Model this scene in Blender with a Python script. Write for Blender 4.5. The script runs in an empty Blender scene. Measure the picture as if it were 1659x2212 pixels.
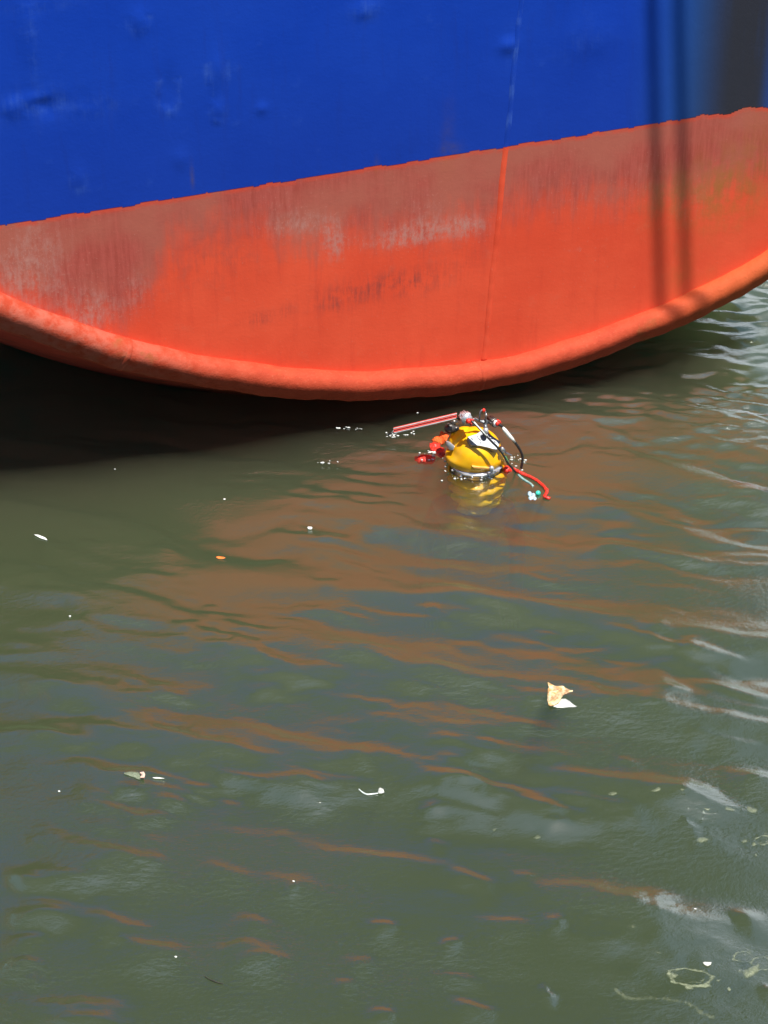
import bpy, bmesh, math, random
import numpy as np
from mathutils import Vector, Matrix, noise as mnoise
R = math.radians
rng = np.random.default_rng(7)
random.seed(7)
sc = bpy.context.scene
col = sc.collection

# ------------------------------------------------------------------ camera
CAM = np.array([0.0, -11.0, 6.5]); PITCH = R(33.0); F = 4731.0   # F in pixels of a 1659 x 2212 picture
cam_d = bpy.data.cameras.new('camera'); cam = bpy.data.objects.new('camera', cam_d); col.objects.link(cam)
cam.location = CAM; cam.rotation_euler = (R(90) - PITCH, 0, 0)
cam_d.sensor_fit = 'VERTICAL'; cam_d.sensor_height = 36.0; cam_d.lens = 36.0 * F / 2212.0
cam_d.clip_end = 2000
sc.camera = cam

# ------------------------------------------------------------------ sky, sun, exposure
SUN_EL, SUN_AZ = R(71), R(44)      # azimuth measured from -Y (behind the camera) towards +X
SUN = np.array([math.cos(SUN_EL) * math.sin(SUN_AZ), -math.cos(SUN_EL) * math.cos(SUN_AZ), math.sin(SUN_EL)])
w = bpy.data.worlds.new('World'); sc.world = w; w.use_nodes = True
nt = w.node_tree; bg = nt.nodes['Background']
sky = nt.nodes.new('ShaderNodeTexSky'); sky.sky_type = 'NISHITA'; sky.sun_disc = False
sky.sun_elevation = SUN_EL; sky.sun_rotation = math.atan2(SUN[0], SUN[1])
sky.air_density = 1.0; sky.dust_density = 0.8; sky.ozone_density = 1.0
def wn(t, **k):
    n = nt.nodes.new(t)
    for a, b in k.items(): setattr(n, a, b)
    return n
_tc = wn('ShaderNodeTexCoord'); _mp = wn('ShaderNodeMapping'); _mp.inputs['Scale'].default_value = (1, 1, 2.6)
nt.links.new(_tc.outputs['Generated'], _mp.inputs[0])
_no = wn('ShaderNodeTexNoise'); _no.inputs['Scale'].default_value = 2.3; _no.inputs['Detail'].default_value = 7; _no.inputs['Roughness'].default_value = .6
nt.links.new(_mp.outputs[0], _no.inputs['Vector'])
_cr = wn('ShaderNodeMapRange', interpolation_type='SMOOTHSTEP'); _cr.inputs[1].default_value = .36; _cr.inputs[2].default_value = .54; _cr.inputs[4].default_value = .9
nt.links.new(_no.outputs[0], _cr.inputs[0])
_dt = wn('ShaderNodeVectorMath', operation='DOT_PRODUCT'); nt.links.new(_tc.outputs['Generated'], _dt.inputs[0]); _dt.inputs[1].default_value = (.40, .86, .32)
_dm = wn('ShaderNodeMapRange', interpolation_type='SMOOTHSTEP'); _dm.inputs[1].default_value = .66; _dm.inputs[2].default_value = .95; nt.links.new(_dt.outputs['Value'], _dm.inputs[0])
_mm = wn('ShaderNodeMath', operation='MULTIPLY'); nt.links.new(_cr.outputs[0], _mm.inputs[0]); nt.links.new(_dm.outputs[0], _mm.inputs[1])
_sp = wn('ShaderNodeSeparateXYZ'); nt.links.new(_tc.outputs['Generated'], _sp.inputs[0])
_zm = wn('ShaderNodeMapRange', interpolation_type='SMOOTHSTEP'); _zm.inputs[1].default_value = .52; _zm.inputs[2].default_value = .66; _zm.inputs[3].default_value = 1; _zm.inputs[4].default_value = 0; nt.links.new(_sp.outputs[2], _zm.inputs[0])
_m3 = wn('ShaderNodeMath', operation='MULTIPLY'); nt.links.new(_mm.outputs[0], _m3.inputs[0]); nt.links.new(_zm.outputs[0], _m3.inputs[1])
_mx = wn('ShaderNodeMix', data_type='RGBA'); nt.links.new(_m3.outputs[0], _mx.inputs[0]); nt.links.new(sky.outputs[0], _mx.inputs[6]); _mx.inputs[7].default_value = (11, 11.8, 13.4, 1)  # bright cloud patch added low beyond the ship to silver the ripples
nt.links.new(_mx.outputs[2], bg.inputs[0]); bg.inputs[1].default_value = 0.085
sd = bpy.data.lights.new('sun', 'SUN'); so = bpy.data.objects.new('sun', sd); col.objects.link(so)
sd.energy = 5.0; sd.angle = R(0.53); sd.color = (1.0, 0.95, 0.87)
so.rotation_euler = Vector(SUN).to_track_quat('Z', 'Y').to_euler()
sc.view_settings.view_transform = 'Standard'; sc.view_settings.look = 'None'
sc.view_settings.exposure = 0.58; sc.view_settings.gamma = 1

sc.cycles.caustics_reflective = False; sc.cycles.caustics_refractive = False

# ------------------------------------------------------------------ helpers
fw = np.array([0, math.cos(PITCH), -math.sin(PITCH)]); up = np.array([0, math.sin(PITCH), math.cos(PITCH)]); rt = np.array([1.0, 0, 0])
def ray(x, y): return fw + (x - 829.5) / F * rt - (y - 1106) / F * up
def onwater(x, y, z=0.0):
    d = ray(x, y); return CAM + d * ((z - CAM[2]) / d[2])
def onplane(x, y, p, n):
    d = ray(x, y); return CAM + d * (np.dot(np.array(p) - CAM, n) / np.dot(d, n))
ANG = R(20.7); W0 = onwater(830, 905)
T = np.array([math.cos(ANG), math.sin(ANG), 0]); N = np.array([math.sin(ANG), -math.cos(ANG), 0])   # along the transom / outwards
def tr(x, y):
    p = onplane(x, y, W0, N); return float(np.dot(p - W0, T)), float(p[2])

def tag(o, label=None, cat=None, group=None, kind=None):
    if label: o['label'] = label
    if cat: o['category'] = cat
    if group: o['group'] = group
    if kind: o['kind'] = kind
    return o
def empty(name, loc, rz=0):
    o = bpy.data.objects.new(name, None); col.objects.link(o); o.location = loc; o.rotation_euler = (0, 0, rz)
    o.empty_display_size = .2; return o
def link(name, me, m=None, parent=None, smooth=True):
    """me holds world coordinates when parent is None, otherwise coordinates local to the parent's root"""
    o = bpy.data.objects.new(name, me); col.objects.link(o)
    if m: me.materials.append(m)
    if parent: o.parent = parent
    if smooth: me.shade_smooth()
    return o
def mesh(vs, fs):
    me = bpy.data.meshes.new('m'); me.from_pydata([tuple(map(float, v)) for v in vs], [], fs); me.update(); return me
def bmesh_out(bm):
    me = bpy.data.meshes.new('m'); bmesh.ops.recalc_face_normals(bm, faces=bm.faces); bm.to_mesh(me); bm.free(); return me
def gridmesh(X, Y, Z, attrs=None):
    n, m = X.shape
    me = bpy.data.meshes.new('m')
    co = np.stack([X, Y, Z], -1).reshape(-1, 3).astype(np.float32)
    idx = np.arange(n * m).reshape(n, m)
    q = np.stack([idx[:-1, :-1], idx[:-1, 1:], idx[1:, 1:], idx[1:, :-1]], -1).reshape(-1, 4)
    me.vertices.add(len(co)); me.vertices.foreach_set('co', co.ravel())
    me.loops.add(q.size); me.loops.foreach_set('vertex_index', q.ravel().astype(np.int32))
    me.polygons.add(len(q)); me.polygons.foreach_set('loop_start', np.arange(0, q.size, 4, dtype=np.int32))
    me.update(calc_edges=True)
    for k, a in (attrs or {}).items():
        at = me.attributes.new(k, 'FLOAT', 'POINT'); at.data.foreach_set('value', a.ravel().astype(np.float32))
    return me
def tube(pts, rad, seg=10, cap=True, bm=None):
    own = bm is None
    if own: bm = bmesh.new()
    pts = [Vector(tuple(p)) for p in pts]; n = len(pts)
    rads = rad if hasattr(rad, '__len__') else [rad] * n
    rings = []; prev = None
    for i, p in enumerate(pts):
        t = (pts[min(i + 1, n - 1)] - pts[max(i - 1, 0)]).normalized()
        if prev is None:
            a = t.cross(Vector((0, 0, 1)))
            if a.length < .05: a = t.cross(Vector((0, 1, 0)))
        else: a = prev - t * prev.dot(t)
        a.normalize(); prev = a; b = t.cross(a)
        rings.append([bm.verts.new(p + (a * math.cos(2 * math.pi * k / seg) + b * math.sin(2 * math.pi * k / seg)) * rads[i]) for k in range(seg)])
    for r0, r1 in zip(rings[:-1], rings[1:]):
        for k in range(seg): bm.faces.new((r0[k], r0[(k + 1) % seg], r1[(k + 1) % seg], r1[k]))
    if cap: bm.faces.new(rings[0][::-1]); bm.faces.new(rings[-1])
    return bmesh_out(bm) if own else bm
def spline(pts, n=8):
    P = [np.array(p, float) for p in pts]; P = [2 * P[0] - P[1]] + P + [2 * P[-1] - P[-2]]; out = []
    for i in range(1, len(P) - 2):
        for k in range(n):
            t = k / n
            out.append(.5 * (2 * P[i] + (P[i + 1] - P[i - 1]) * t + (2 * P[i - 1] - 5 * P[i] + 4 * P[i + 1] - P[i + 2]) * t * t + (3 * P[i] - P[i - 1] - 3 * P[i + 1] + P[i + 2]) * t ** 3))
    out.append(P[-2]); return out
def add_ball(bm, c, r, rot=None, sub=2):
    r = r if hasattr(r, '__len__') else (r, r, r)
    M = Matrix.Translation(Vector(tuple(c))) @ (rot or Matrix()) @ Matrix.Diagonal((*r, 1))
    bmesh.ops.create_icosphere(bm, subdivisions=sub, radius=1, matrix=M)
def add_cyl(bm, a, b, r1, r2=None, seg=16):
    a = Vector(tuple(a)); b = Vector(tuple(b)); d = b - a
    M = Matrix.Translation((a + b) / 2) @ d.to_track_quat('Z', 'Y').to_matrix().to_4x4()
    bmesh.ops.create_cone(bm, cap_ends=True, segments=seg, radius1=r1, radius2=r1 if r2 is None else r2, depth=d.length, matrix=M)
def prism(bm, pts, n, th, bevel=0):
    n = Vector(tuple(n)).normalized()
    a = [bm.verts.new(Vector(tuple(p))) for p in pts]; b = [bm.verts.new(Vector(tuple(p)) - n * th) for p in pts]
    k = len(a); fs = [bm.faces.new(a), bm.faces.new(b[::-1])]
    for i in range(k): fs.append(bm.faces.new((a[i], b[i], b[(i + 1) % k], a[(i + 1) % k])))
    if bevel:
        e = set(e for f in fs for e in f.edges)
        bmesh.ops.bevel(bm, geom=list(e), offset=bevel, segments=2, affect='EDGES', profile=.6)
def vnoise(x, y, seed=0):
    xi = np.floor(x).astype(int); yi = np.floor(y).astype(int); fx = x - xi; fy = y - yi
    fx = fx * fx * (3 - 2 * fx); fy = fy * fy * (3 - 2 * fy)
    def h(a, b):
        v = np.sin(a * 127.1 + b * 311.7 + seed * 74.7) * 43758.5453; return v - np.floor(v)
    return (h(xi, yi) * (1 - fx) + h(xi + 1, yi) * fx) * (1 - fy) + (h(xi, yi + 1) * (1 - fx) + h(xi + 1, yi + 1) * fx) * fy
def fbm(x, y, seed=0, o=4): return sum(vnoise(x * 2 ** k, y * 2 ** k, seed + k) * .5 ** (k + 1) for k in range(o))
def sstep(a, b, x): t = np.clip((x - a) / (b - a), 0, 1); return t * t * (3 - 2 * t)

class MB:
    """small node-material builder"""
    def __init__(s, name):
        s.m = bpy.data.materials.new(name); s.m.use_nodes = True; s.t = s.m.node_tree; s.b = s.t.nodes['Principled BSDF']
        s.out = s.t.nodes['Material Output']
    def n(s, typ, **kw):
        nd = s.t.nodes.new(typ)
        for k, v in kw.items():
            if k[0] == 'i' and k[1:].isdigit(): s.set(nd.inputs[int(k[1:])], v)
            elif k in nd.inputs.keys() : s.set(nd.inputs[k], v)
            else: setattr(nd, k, v)
        return nd
    def set(s, sock, v):
        if hasattr(v, 'is_output') or hasattr(v, 'links'): s.t.links.new(v, sock)
        else:
            if hasattr(v, '__len__') and len(v) == 3 and sock.type == 'RGBA': v = (*v, 1)
            sock.default_value = v
    def p(s, **kw):
        for k, v in kw.items(): s.set(s.b.inputs[k.replace('_', ' ')], v)
        return s
    def attr(s, name): return s.n('ShaderNodeAttribute', attribute_name=name).outputs['Fac']
    def math(s, op, a, b=0.0, c=None, clamp=False):
        nd = s.n('ShaderNodeMath', operation=op, use_clamp=clamp); s.set(nd.inputs[0], a); s.set(nd.inputs[1], b)
        if c is not None: s.set(nd.inputs[2], c)
        return nd.outputs[0]
    def ss(s, v, a, b, lo=0.0, hi=1.0):
        nd = s.n('ShaderNodeMapRange', interpolation_type='SMOOTHSTEP'); s.set(nd.inputs[0], v)
        for i, q in enumerate((a, b, lo, hi)): nd.inputs[i + 1].default_value = q
        return nd.outputs[0]
    def mix(s, f, a, b, blend='MIX'):
        nd = s.n('ShaderNodeMix', data_type='RGBA', blend_type=blend)
        s.set(nd.inputs[0], f); s.set(nd.inputs[6], a); s.set(nd.inputs[7], b); return nd.outputs[2]
    def obj(s, scale=(1, 1, 1), rot=(0, 0, 0)):
        tc = s.n('ShaderNodeTexCoord'); mp = s.n('ShaderNodeMapping'); s.set(mp.inputs[0], tc.outputs['Object'])
        mp.inputs['Scale'].default_value = scale; mp.inputs['Rotation'].default_value = rot; return mp.outputs[0]
    def noise(s, vec, scale, detail=4, rough=.55, dist=0):
        nd = s.n('ShaderNodeTexNoise'); s.set(nd.inputs['Vector'], vec)
        nd.inputs['Scale'].default_value = scale; nd.inputs['Detail'].default_value = detail; nd.inputs['Roughness'].default_value = rough
        nd.inputs['Distortion'].default_value = dist; return nd.outputs[0]
    def bump(s, h, dist, strength=1, normal=None):
        nd = s.n('ShaderNodeBump'); s.set(nd.inputs['Height'], h); nd.inputs['Distance'].default_value = dist; nd.inputs['Strength'].default_value = strength
        if normal: s.set(nd.inputs['Normal'], normal)
        return nd.outputs[0]
def simple(name, c, rough=.5, metal=0, var=.12, scale=40, bump=0, spec=.5):
    b = MB(name); v = b.obj(); nz = b.noise(v, scale)
    dk = tuple(x * (1 - var * 2) for x in c); lt = tuple(min(1, x * (1 + var)) for x in c)
    b.p(Base_Color=b.mix(b.ss(nz, .3, .7), dk, lt), Roughness=rough, Metallic=metal, Specular_IOR_Level=spec)
    if bump: b.p(Normal=b.bump(b.noise(v, scale * 2), bump))
    return b.m

# ------------------------------------------------------------------ water: wave heights
streaks = [  # wavelets seen in the photograph: pixel polyline, half width (m), slope
 ([(130,1990),(200,1990),(290,2010),(345,2012)], .035, .30),
 ([(235,2030),(330,2055),(430,2052)], .035, .32),
 ([(430,2052),(520,2052),(620,2062)], .035, .32),
 ([(490,2084),(560,2076),(655,2080)], .03, .30),
 ([(485,1985),(540,1994),(605,2008)], .03, .30),
 ([(775,1998),(820,2000),(870,2004)], .025, .30),
 ([(930,2050),(965,2040),(1010,2036)], .03, .26),
 ([(710,2130),(745,2127),(785,2131)], .022, .26),
 ([(780,2190),(820,2192),(870,2200)], .025, .26),
 ([(-30,2090),(40,2088),(105,2100)], .045, .34),
 ([(-60,2150),(30,2175),(120,2190),(250,2192),(350,2172)], .05, .28),
 ([(60,2205),(190,2222),(330,2230)], .04, .26),
 ([(260,1772),(330,1772),(395,1775)], .02, .26),
 ([(360,1700),(430,1705),(500,1712)], .02, .26),
 ([(265,1860),(330,1858),(380,1870)], .02, .22),
 ([(575,1800),(620,1802),(650,1805)], .018, .24),
 ([(560,1820),(640,1830),(760,1848),(860,1858),(960,1872),(1060,1885)], .03, .24),
 ([(1060,1915),(1200,1922),(1330,1950),(1480,1985),(1660,2010)], .06, .26),
 ([(0,1795),(90,1812),(180,1850),(300,1872),(400,1890)], .07, .28),
 ([(60,1760),(180,1790),(300,1820),(470,1860)], .05, .20),
 ([(0,1955),(90,1960),(200,1985)], .03, .22),
 ([(0,1645),(120,1660),(260,1680),(420,1700)], .05, .22),
 ([(420,1560),(560,1590),(700,1630),(860,1645)], .06, .24),
 ([(560,1450),(700,1510),(900,1560),(1100,1590),(1290,1600),(1420,1665)], .09, .24),
 ([(100,1540),(260,1560),(420,1610),(600,1655),(720,1680)], .07, .22),
 ([(300,1370),(460,1400),(600,1450),(760,1480)], .09, .22),
 ([(-20,1335),(120,1350),(260,1342),(380,1362)], .06, .20),
 ([(60,1245),(200,1262),(330,1250),(480,1268)], .07, .18),
 ([(440,1308),(600,1330),(760,1322),(860,1345)], .06, .20),
 ([(900,1255),(1040,1290),(1180,1318),(1290,1340)], .07, .20),
 ([(-20,1470),(120,1480),(300,1510),(440,1530)], .06, .22),
 ([(-20,1580),(100,1592),(260,1625)], .05, .22),
 ([(640,1395),(780,1410),(900,1440)], .05, .20),
 ([(520,1690),(640,1700),(760,1712)], .03, .24),
 ([(880,1690),(1000,1702),(1120,1712)], .03, .20),
 ([(0,1880),(120,1900),(250,1912)], .04, .24),
 ([(880,1400),(940,1402),(1010,1418)], .03, .20),
 ([(1090,1460),(1250,1500),(1400,1530),(1560,1560),(1660,1570)], .045, .22),
 ([(1330,1385),(1450,1405),(1560,1430),(1660,1440)], .06, .24),
 ([(1090,1670),(1250,1690),(1400,1700),(1520,1720),(1640,1755)], .05, .22),
 ([(1380,1700),(1480,1705),(1600,1745)], .04, .22),
]
_r = random.Random(23)
for _i in range(150):           # many small wavelets between the large ones, crests parallel
    _x = _r.uniform(-60, 1700); _y = 1130 + 1080 * _r.random() ** 1.25
    if _x > 1200 and _r.random() < .2: continue
    if _y > 1750 and _r.random() < .45: continue
    _l = _r.uniform(60, 330) * (1.1 if _y < 1750 else .6); _s = .16 + .06 * _r.random(); _n = 4; _a = _r.uniform(-.9, .9)
    streaks.append(([(_x + _l * k / (_n - 1), _y + _s * _l * k / (_n - 1) + _a * 9 * math.sin(k * 2.1 + _x)) for k in range(_n)], _r.uniform(.014, .030), _r.uniform(.18, .28)))
def band(n, l0, l1, slope, spread, ang0=17):
    for i in range(n):
        lam = l0 * (l1 / l0) ** rng.random(); k = 2 * math.pi / lam; a = R(ang0) + rng.normal(0, R(spread))
        yield (k * math.sin(a), k * math.cos(a), slope * math.sqrt(2 / n) / k * (.6 + .8 * rng.random()), rng.random() * 2 * math.pi)
B_long = list(band(14, 1.1, 3.2, .035, 16))
B_mid = list(band(34, .30, .85, .118, 10))
B_sml = list(band(44, .11, .34, .070, 16))
B_chop = list(band(60, .05, .18, .10, 14, 10))
def field(B, X, Y, b=0.0):       # b: crests lean away from the quay
    H = np.zeros_like(X)
    for kx, ky, A, ph in B:
        q = kx * X + ky * Y + ph; H += A * (np.sin(q) - b / 2 * np.sin(2 * q))
    return H
def wave(X, Y):
    X = np.asarray(X, float); Y = np.asarray(Y, float)
    # domain warp keeps crests from running dead straight
    wx = X + .16 * (fbm(X * .9, Y * .9, 3) - .5) * 2; wy = Y + .22 * (fbm(X * 1.1 + 9, Y * 1.3, 5) - .5) * 2
    far = sstep(-4.2, -1.2, Y)                     # calmer towards the quay
    right = sstep(.2, 2.4, X + .35 * Y)            # livelier past the ship's quarter
    gust = fbm(X * .7 + 3, Y * 1.6 + 1, 11)
    lee = 1 - .45 * sstep(-.2, -1.6, X) * sstep(-1.8, -.9, Y)
    H = field(B_long, X, Y) * (.55 + .35 * far)
    am = (.24 + .86 * sstep(-4.4, -1.9, Y) + .35 * right) * lee
    an = (.16 + 1.25 * far * sstep(.22, .46, gust) + .55 * right * (.3 + .7 * far)) * lee
    f2 = lambda q: field(B_mid, wx, q) * am + field(B_sml, wx, q) * an
    Hm = f2(wy); Hm = f2(wy - 1.1 * Hm); H = H + f2(wy - 1.7 * Hm)      # crests lean away from the quay
    H = H + field(B_chop, wx, wy) * (.05 + .8 * right * sstep(-2.8, 0, Y) * sstep(.33, .55, gust) + 2.0 * sstep(.6, 1.7, X) * sstep(-.9, .6, Y) + .8 * far * sstep(.30, .52, gust)) * lee
    return H
SP = [(np.array([onwater(*q)[:2] for q in spline(p, 6)]), hw, s) for p, hw, s in streaks]
def height(X, Y):
    X = np.asarray(X, float); Y = np.asarray(Y, float)
    H = wave(X, Y)
    for P, hw, s in SP:
        lo = P.min(0) - 5 * hw; hi = P.max(0) + 5 * hw; lo = lo - np.array([2 * hw, 12 * hw])
        m = (X > lo[0]) & (X < hi[0]) & (Y > lo[1]) & (Y < hi[1])
        if not m.any(): continue
        wob = .35 * hw
        Xm = X[m] + wob * (fbm(X[m] * 9, Y[m] * 9, 51, 3) - .5) * 4; Ym = Y[m] + wob * (fbm(X[m] * 7, Y[m] * 9, 57, 3) - .5) * 4
        Q = P[np.argsort(P[:, 0])]; yc = np.interp(Xm, Q[:, 0], Q[:, 1]); t = np.clip((Xm - Q[0, 0]) / (Q[-1, 0] - Q[0, 0]), 0, 1)
        L_ = Q[-1, 0] - Q[0, 0]; hw_ = min(hw, .012 + .04 * L_)
        d = np.abs(Ym - yc) * .94; d = np.where(Ym > yc, d, d / (3.2 + min(L_, 1.2)))
        ww = hw_ * (.7 + .6 * fbm(X[m] * 6, Y[m] * 6, 21, 2))
        H[m] += s * (1.36 + .30 * (P[:, 1].mean() < -3.2)) * hw_ / .6 * np.exp(-.5 * (d / ww) ** 2) * sstep(0, .5, t) * sstep(1, .5, t)
    # rings spreading from the diver's helmet
    r = np.hypot(X - .50, (Y + .60)); H = H + .0016 * (.3 + 1.4 * fbm(X * 3, Y * 3, 61, 2)) * np.sin(r * 58) * np.exp(-((r - .22) / .22) ** 2)
    return H
def axis(lo, hi, st, far):
    a = list(np.arange(lo, hi + st, st)); s = st
    v = a[-1]
    while v < far: s *= 1.22; v += s; a.append(v)
    s = st; v = a[0]; b = []
    while v > -far: s *= 1.22; v -= s; b.append(v)
    return np.array(b[::-1] + a)
ax_, ay_ = axis(-2.75, 3.1, .013, 600), axis(-5.05, 3.6, .013, 600)
GX, GY = np.meshgrid(ax_, ay_)
GH = height(GX, GY)
edge = np.maximum(np.maximum(-2.75 - GX, GX - 3.1), np.maximum(-5.05 - GY, GY - 3.6))
GH = GH * np.exp(-np.clip(edge, 0, None) / 12)

def water_mat():
    b = MB('harbour_water'); v = b.obj()
    murk = b.noise(v, .8, 3)
    c = b.mix(b.ss(murk, .35, .65), (.040, .056, .021), (.047, .062, .028))
    fine = b.noise(b.obj((22, 46, 1), (0, 0, R(-17))), 1.0, 3, .6)
    grain = b.noise(b.obj((90, 150, 1), (0, 0, R(-17))), 1.0, 2, .6)
    patch = b.ss(b.noise(b.obj((.8, 1.5, 1)), 1.0, 2), .4, .62)
    h = b.math('ADD', b.math('MULTIPLY', fine, b.math('MULTIPLY_ADD', patch, .7, .3)), b.math('MULTIPLY', grain, .22))
    n = b.bump(h, .0044)
    ge = b.n('ShaderNodeNewGeometry'); dt = b.n('ShaderNodeVectorMath', operation='DOT_PRODUCT'); b.set(dt.inputs[0], ge.outputs['Incoming']); b.set(dt.inputs[1], n)
    f0 = ((WATER_IOR - 1) / (WATER_IOR + 1)) ** 2       # Schlick reflectance, the same from both sides
    fr = b.math('MULTIPLY_ADD', b.math('POWER', b.math('SUBTRACT', 1.0, b.math('ABSOLUTE', dt.outputs['Value']), clamp=True), 5.0), 1 - f0, f0)
    gl = b.n('ShaderNodeBsdfGlossy'); gl.inputs['Roughness'].default_value = .02; b.set(gl.inputs['Normal'], n); gl.inputs['Color'].default_value = (1, 1, 1, 1)
    tp = b.n('ShaderNodeBsdfTransparent'); mx = b.n('ShaderNodeMixShader')
    b.set(mx.inputs[0], fr); b.set(mx.inputs[1], tp.outputs[0]); b.set(mx.inputs[2], gl.outputs[0]); b.set(b.out.inputs['Surface'], mx.outputs[0])
    # the turbidity of the harbour water itself
    vs = b.n('ShaderNodeVolumeScatter'); vs.inputs['Color'].default_value = (.96, 1.0, .66, 1); vs.inputs['Density'].default_value = MURK * .50; vs.inputs['Anisotropy'].default_value = .1
    va = b.n('ShaderNodeVolumeAbsorption'); va.inputs['Color'].default_value = (.28, .58, .10, 1); va.inputs['Density'].default_value = MURK
    ad = b.n('ShaderNodeAddShader'); b.set(ad.inputs[0], vs.outputs[0]); b.set(ad.inputs[1], va.outputs[0]); b.set(b.out.inputs['Volume'], ad.outputs[0])
    b.t.nodes.remove(b.b)
    return b.m
WATER_IOR = 2.55; MURK = 1.45
def closed_grid(X, Y, Z, depth):
    n, m = X.shape; me0 = gridmesh(X, Y, Z); bm = bmesh.new(); bm.from_mesh(me0); bm.verts.ensure_lookup_table()
    rim = [i for i in range(m)] + [i * m + m - 1 for i in range(1, n)] + [(n - 1) * m + i for i in range(m - 2, -1, -1)] + [i * m for i in range(n - 2, 0, -1)]
    rv = [bm.verts[i] for i in rim]; low = [bm.verts.new((q.co.x, q.co.y, -depth)) for q in rv]
    k = len(rim)
    for a in range(k):
        c = (a + 1) % k; bm.faces.new((rv[c], rv[a], low[a], low[c]))
    bm.faces.new(low[::-1]); bm.to_mesh(me0); bm.free(); return me0
wo = link('water', closed_grid(GX, GY, GH, 5.0), water_mat()); tag(wo, kind='structure')

bm = bmesh.new(); bmesh.ops.create_grid(bm, x_segments=1, y_segments=1, size=900, matrix=Matrix.Translation((0, 0, -5.3)))
tag(link('harbour_bed', bmesh_out(bm), simple('mud', (.05, .045, .03), .9, scale=1), None, False), kind='structure')

# ------------------------------------------------------------------ ship
UC = .66     # centreline along the transom
def ze(u):   # centre of the rounded fender pipe along the transom's foot
    v = np.abs(np.asarray(u, float) - UC)
    return .190 + .117 * v ** 2 - .012 * np.exp(-(v / .5) ** 2) + np.clip(v - 3.2, 0, None) ** 2 * .35 + np.clip(np.asarray(u, float) - 2.48, 0, None) ** 2 * 8
ship = empty('ship', tuple(W0), ANG)        # local frame: x = along the transom, y = forward (into the ship), z = up
tag(ship, 'blue ship stern with rusty orange red lower plating and pipe fender above green water', 'ship')
UL, UR = -4.3, 2.9; UMID = (UL + UR) / 2; UH = (UR - UL) / 2; ZT = 8.4
us = np.arange(UL, UR + .001, .0175); ts = np.concatenate([np.linspace(0, .36, 210), np.linspace(.38, 1, 18)])
U, TT = np.meshgrid(us, ts); Z = ze(U) + (ZT - ze(U)) * TT
def l(px): return np.array([tr(*p) for p in px])
fb = l([(0,640),(150,690),(250,715),(330,650),(365,560),(450,530),(560,520),(640,555),(750,525),(850,535),(950,520),(1050,500),(1100,470),(1250,455),(1400,450),(1500,440),(1659,400)])
zf = np.interp(U, fb[:, 0], fb[:, 1])
fade = (Z - zf) / .22
scuff = np.zeros_like(U); dent = np.zeros_like(U); smudge = np.zeros_like(U); ochre = np.zeros_like(U)
def blob(A, px, py, rx, ry, amp, ring=False):
    u0, z0 = tr(px, py); sx, sy = rx / 372., ry / 330.
    q = np.hypot((U - u0) / sx, (Z - z0) / sy)
    A += amp * (np.exp(-((q - 1) / .35) ** 2) * (Z < z0 + sy * .4) if ring else np.exp(-q ** 2))
for a in [(365,190,22,40,.9),(470,150,20,38,.9),(470,238,16,22,.7),(300,45,18,22,.8),(170,385,14,24,.6)]: blob(scuff, *a, ring=True)
for a in [(75,225,80,26,.9),(65,60,10,90,.7),(790,20,30,22,.8),(1100,95,10,30,.7),(210,232,40,18,.6),(100,15,60,10,.5),(1250,95,70,30,.35)]: blob(scuff, *a)
for a in [(365,190,18,32,-.004),(470,150,16,30,.004),(470,238,14,18,.004),(300,45,18,22,.005),(30,236,26,14,.004),(100,232,30,18,-.004),(75,212,40,10,.003),(790,20,26,16,.004),(1097,98,18,14,.006),(170,385,14,22,.003),
          (390,343,14,18,.003),(565,235,10,10,.004),(60,60,20,60,.006),(1280,80,60,40,.004)]: blob(dent, *a)
for a in [(815,620,110,26,.9),(900,610,60,24,.6),(725,650,46,22,.7),(620,672,14,14,.6),(560,690,34,12,.9),(1000,560,60,40,.25),(460,560,90,60,.4)]: blob(smudge, *a)
for a in [(1560,410,90,80,.9),(1440,420,60,60,.5),(1640,330,50,120,.35),(975,325,22,14,.9),(968,300,14,70,.35),(415,380,3,22,1.0),(815,355,3,16,1.0),(1470,600,30,60,.35),(1530,620,30,40,.4)]: blob(ochre, *a)
white = np.zeros_like(U)
for a in [(60,600,90,70,.9),(200,670,70,50,.9),(300,620,30,50,.6),(650,490,90,30,.7),(720,520,30,45,.8),(880,510,120,26,1.0),(1010,490,50,30,.9),(920,450,60,50,.5),(600,440,90,50,.4),(1180,400,120,60,.3),(1400,380,90,80,.35),(1500,440,60,60,.45),(80,500,90,60,.45),(1240,540,60,6,.5),(1260,430,60,30,.3)]: blob(white, *a)
dent *= 1.5; dent += np.clip(scuff, 0, 1) * .012 * (fbm(U * 16, Z * 13, 91, 4) - .5)
# soot of the exhaust, on the blue band only
su0 = tr(1560, 50)[0]; su1 = tr(1640, 50)[0]
soot = sstep(su0 - .28, su0 + .10, U) * (1 - sstep(su1 + .02, su1 + .16, U)); teal = sstep(su0 - .62, su0 - .05, U) * (1 - .6 * sstep(su1, su1 + .2, U))
dent += .004 * (fbm(U * 1.3, Z * 1.3, 31, 3) - .5) * 2 + .0012 * (fbm(U * 7, Z * 5, 41, 3) - .5)
def dent_at(u, z):
    iu = int(np.clip(np.searchsorted(us, u), 0, len(us) - 1)); z0 = float(ze(u)); it = int(np.clip(np.searchsorted(ts, (z - z0) / (ZT - z0)), 0, len(ts) - 1)); return float(dent[it, iu])
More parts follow.
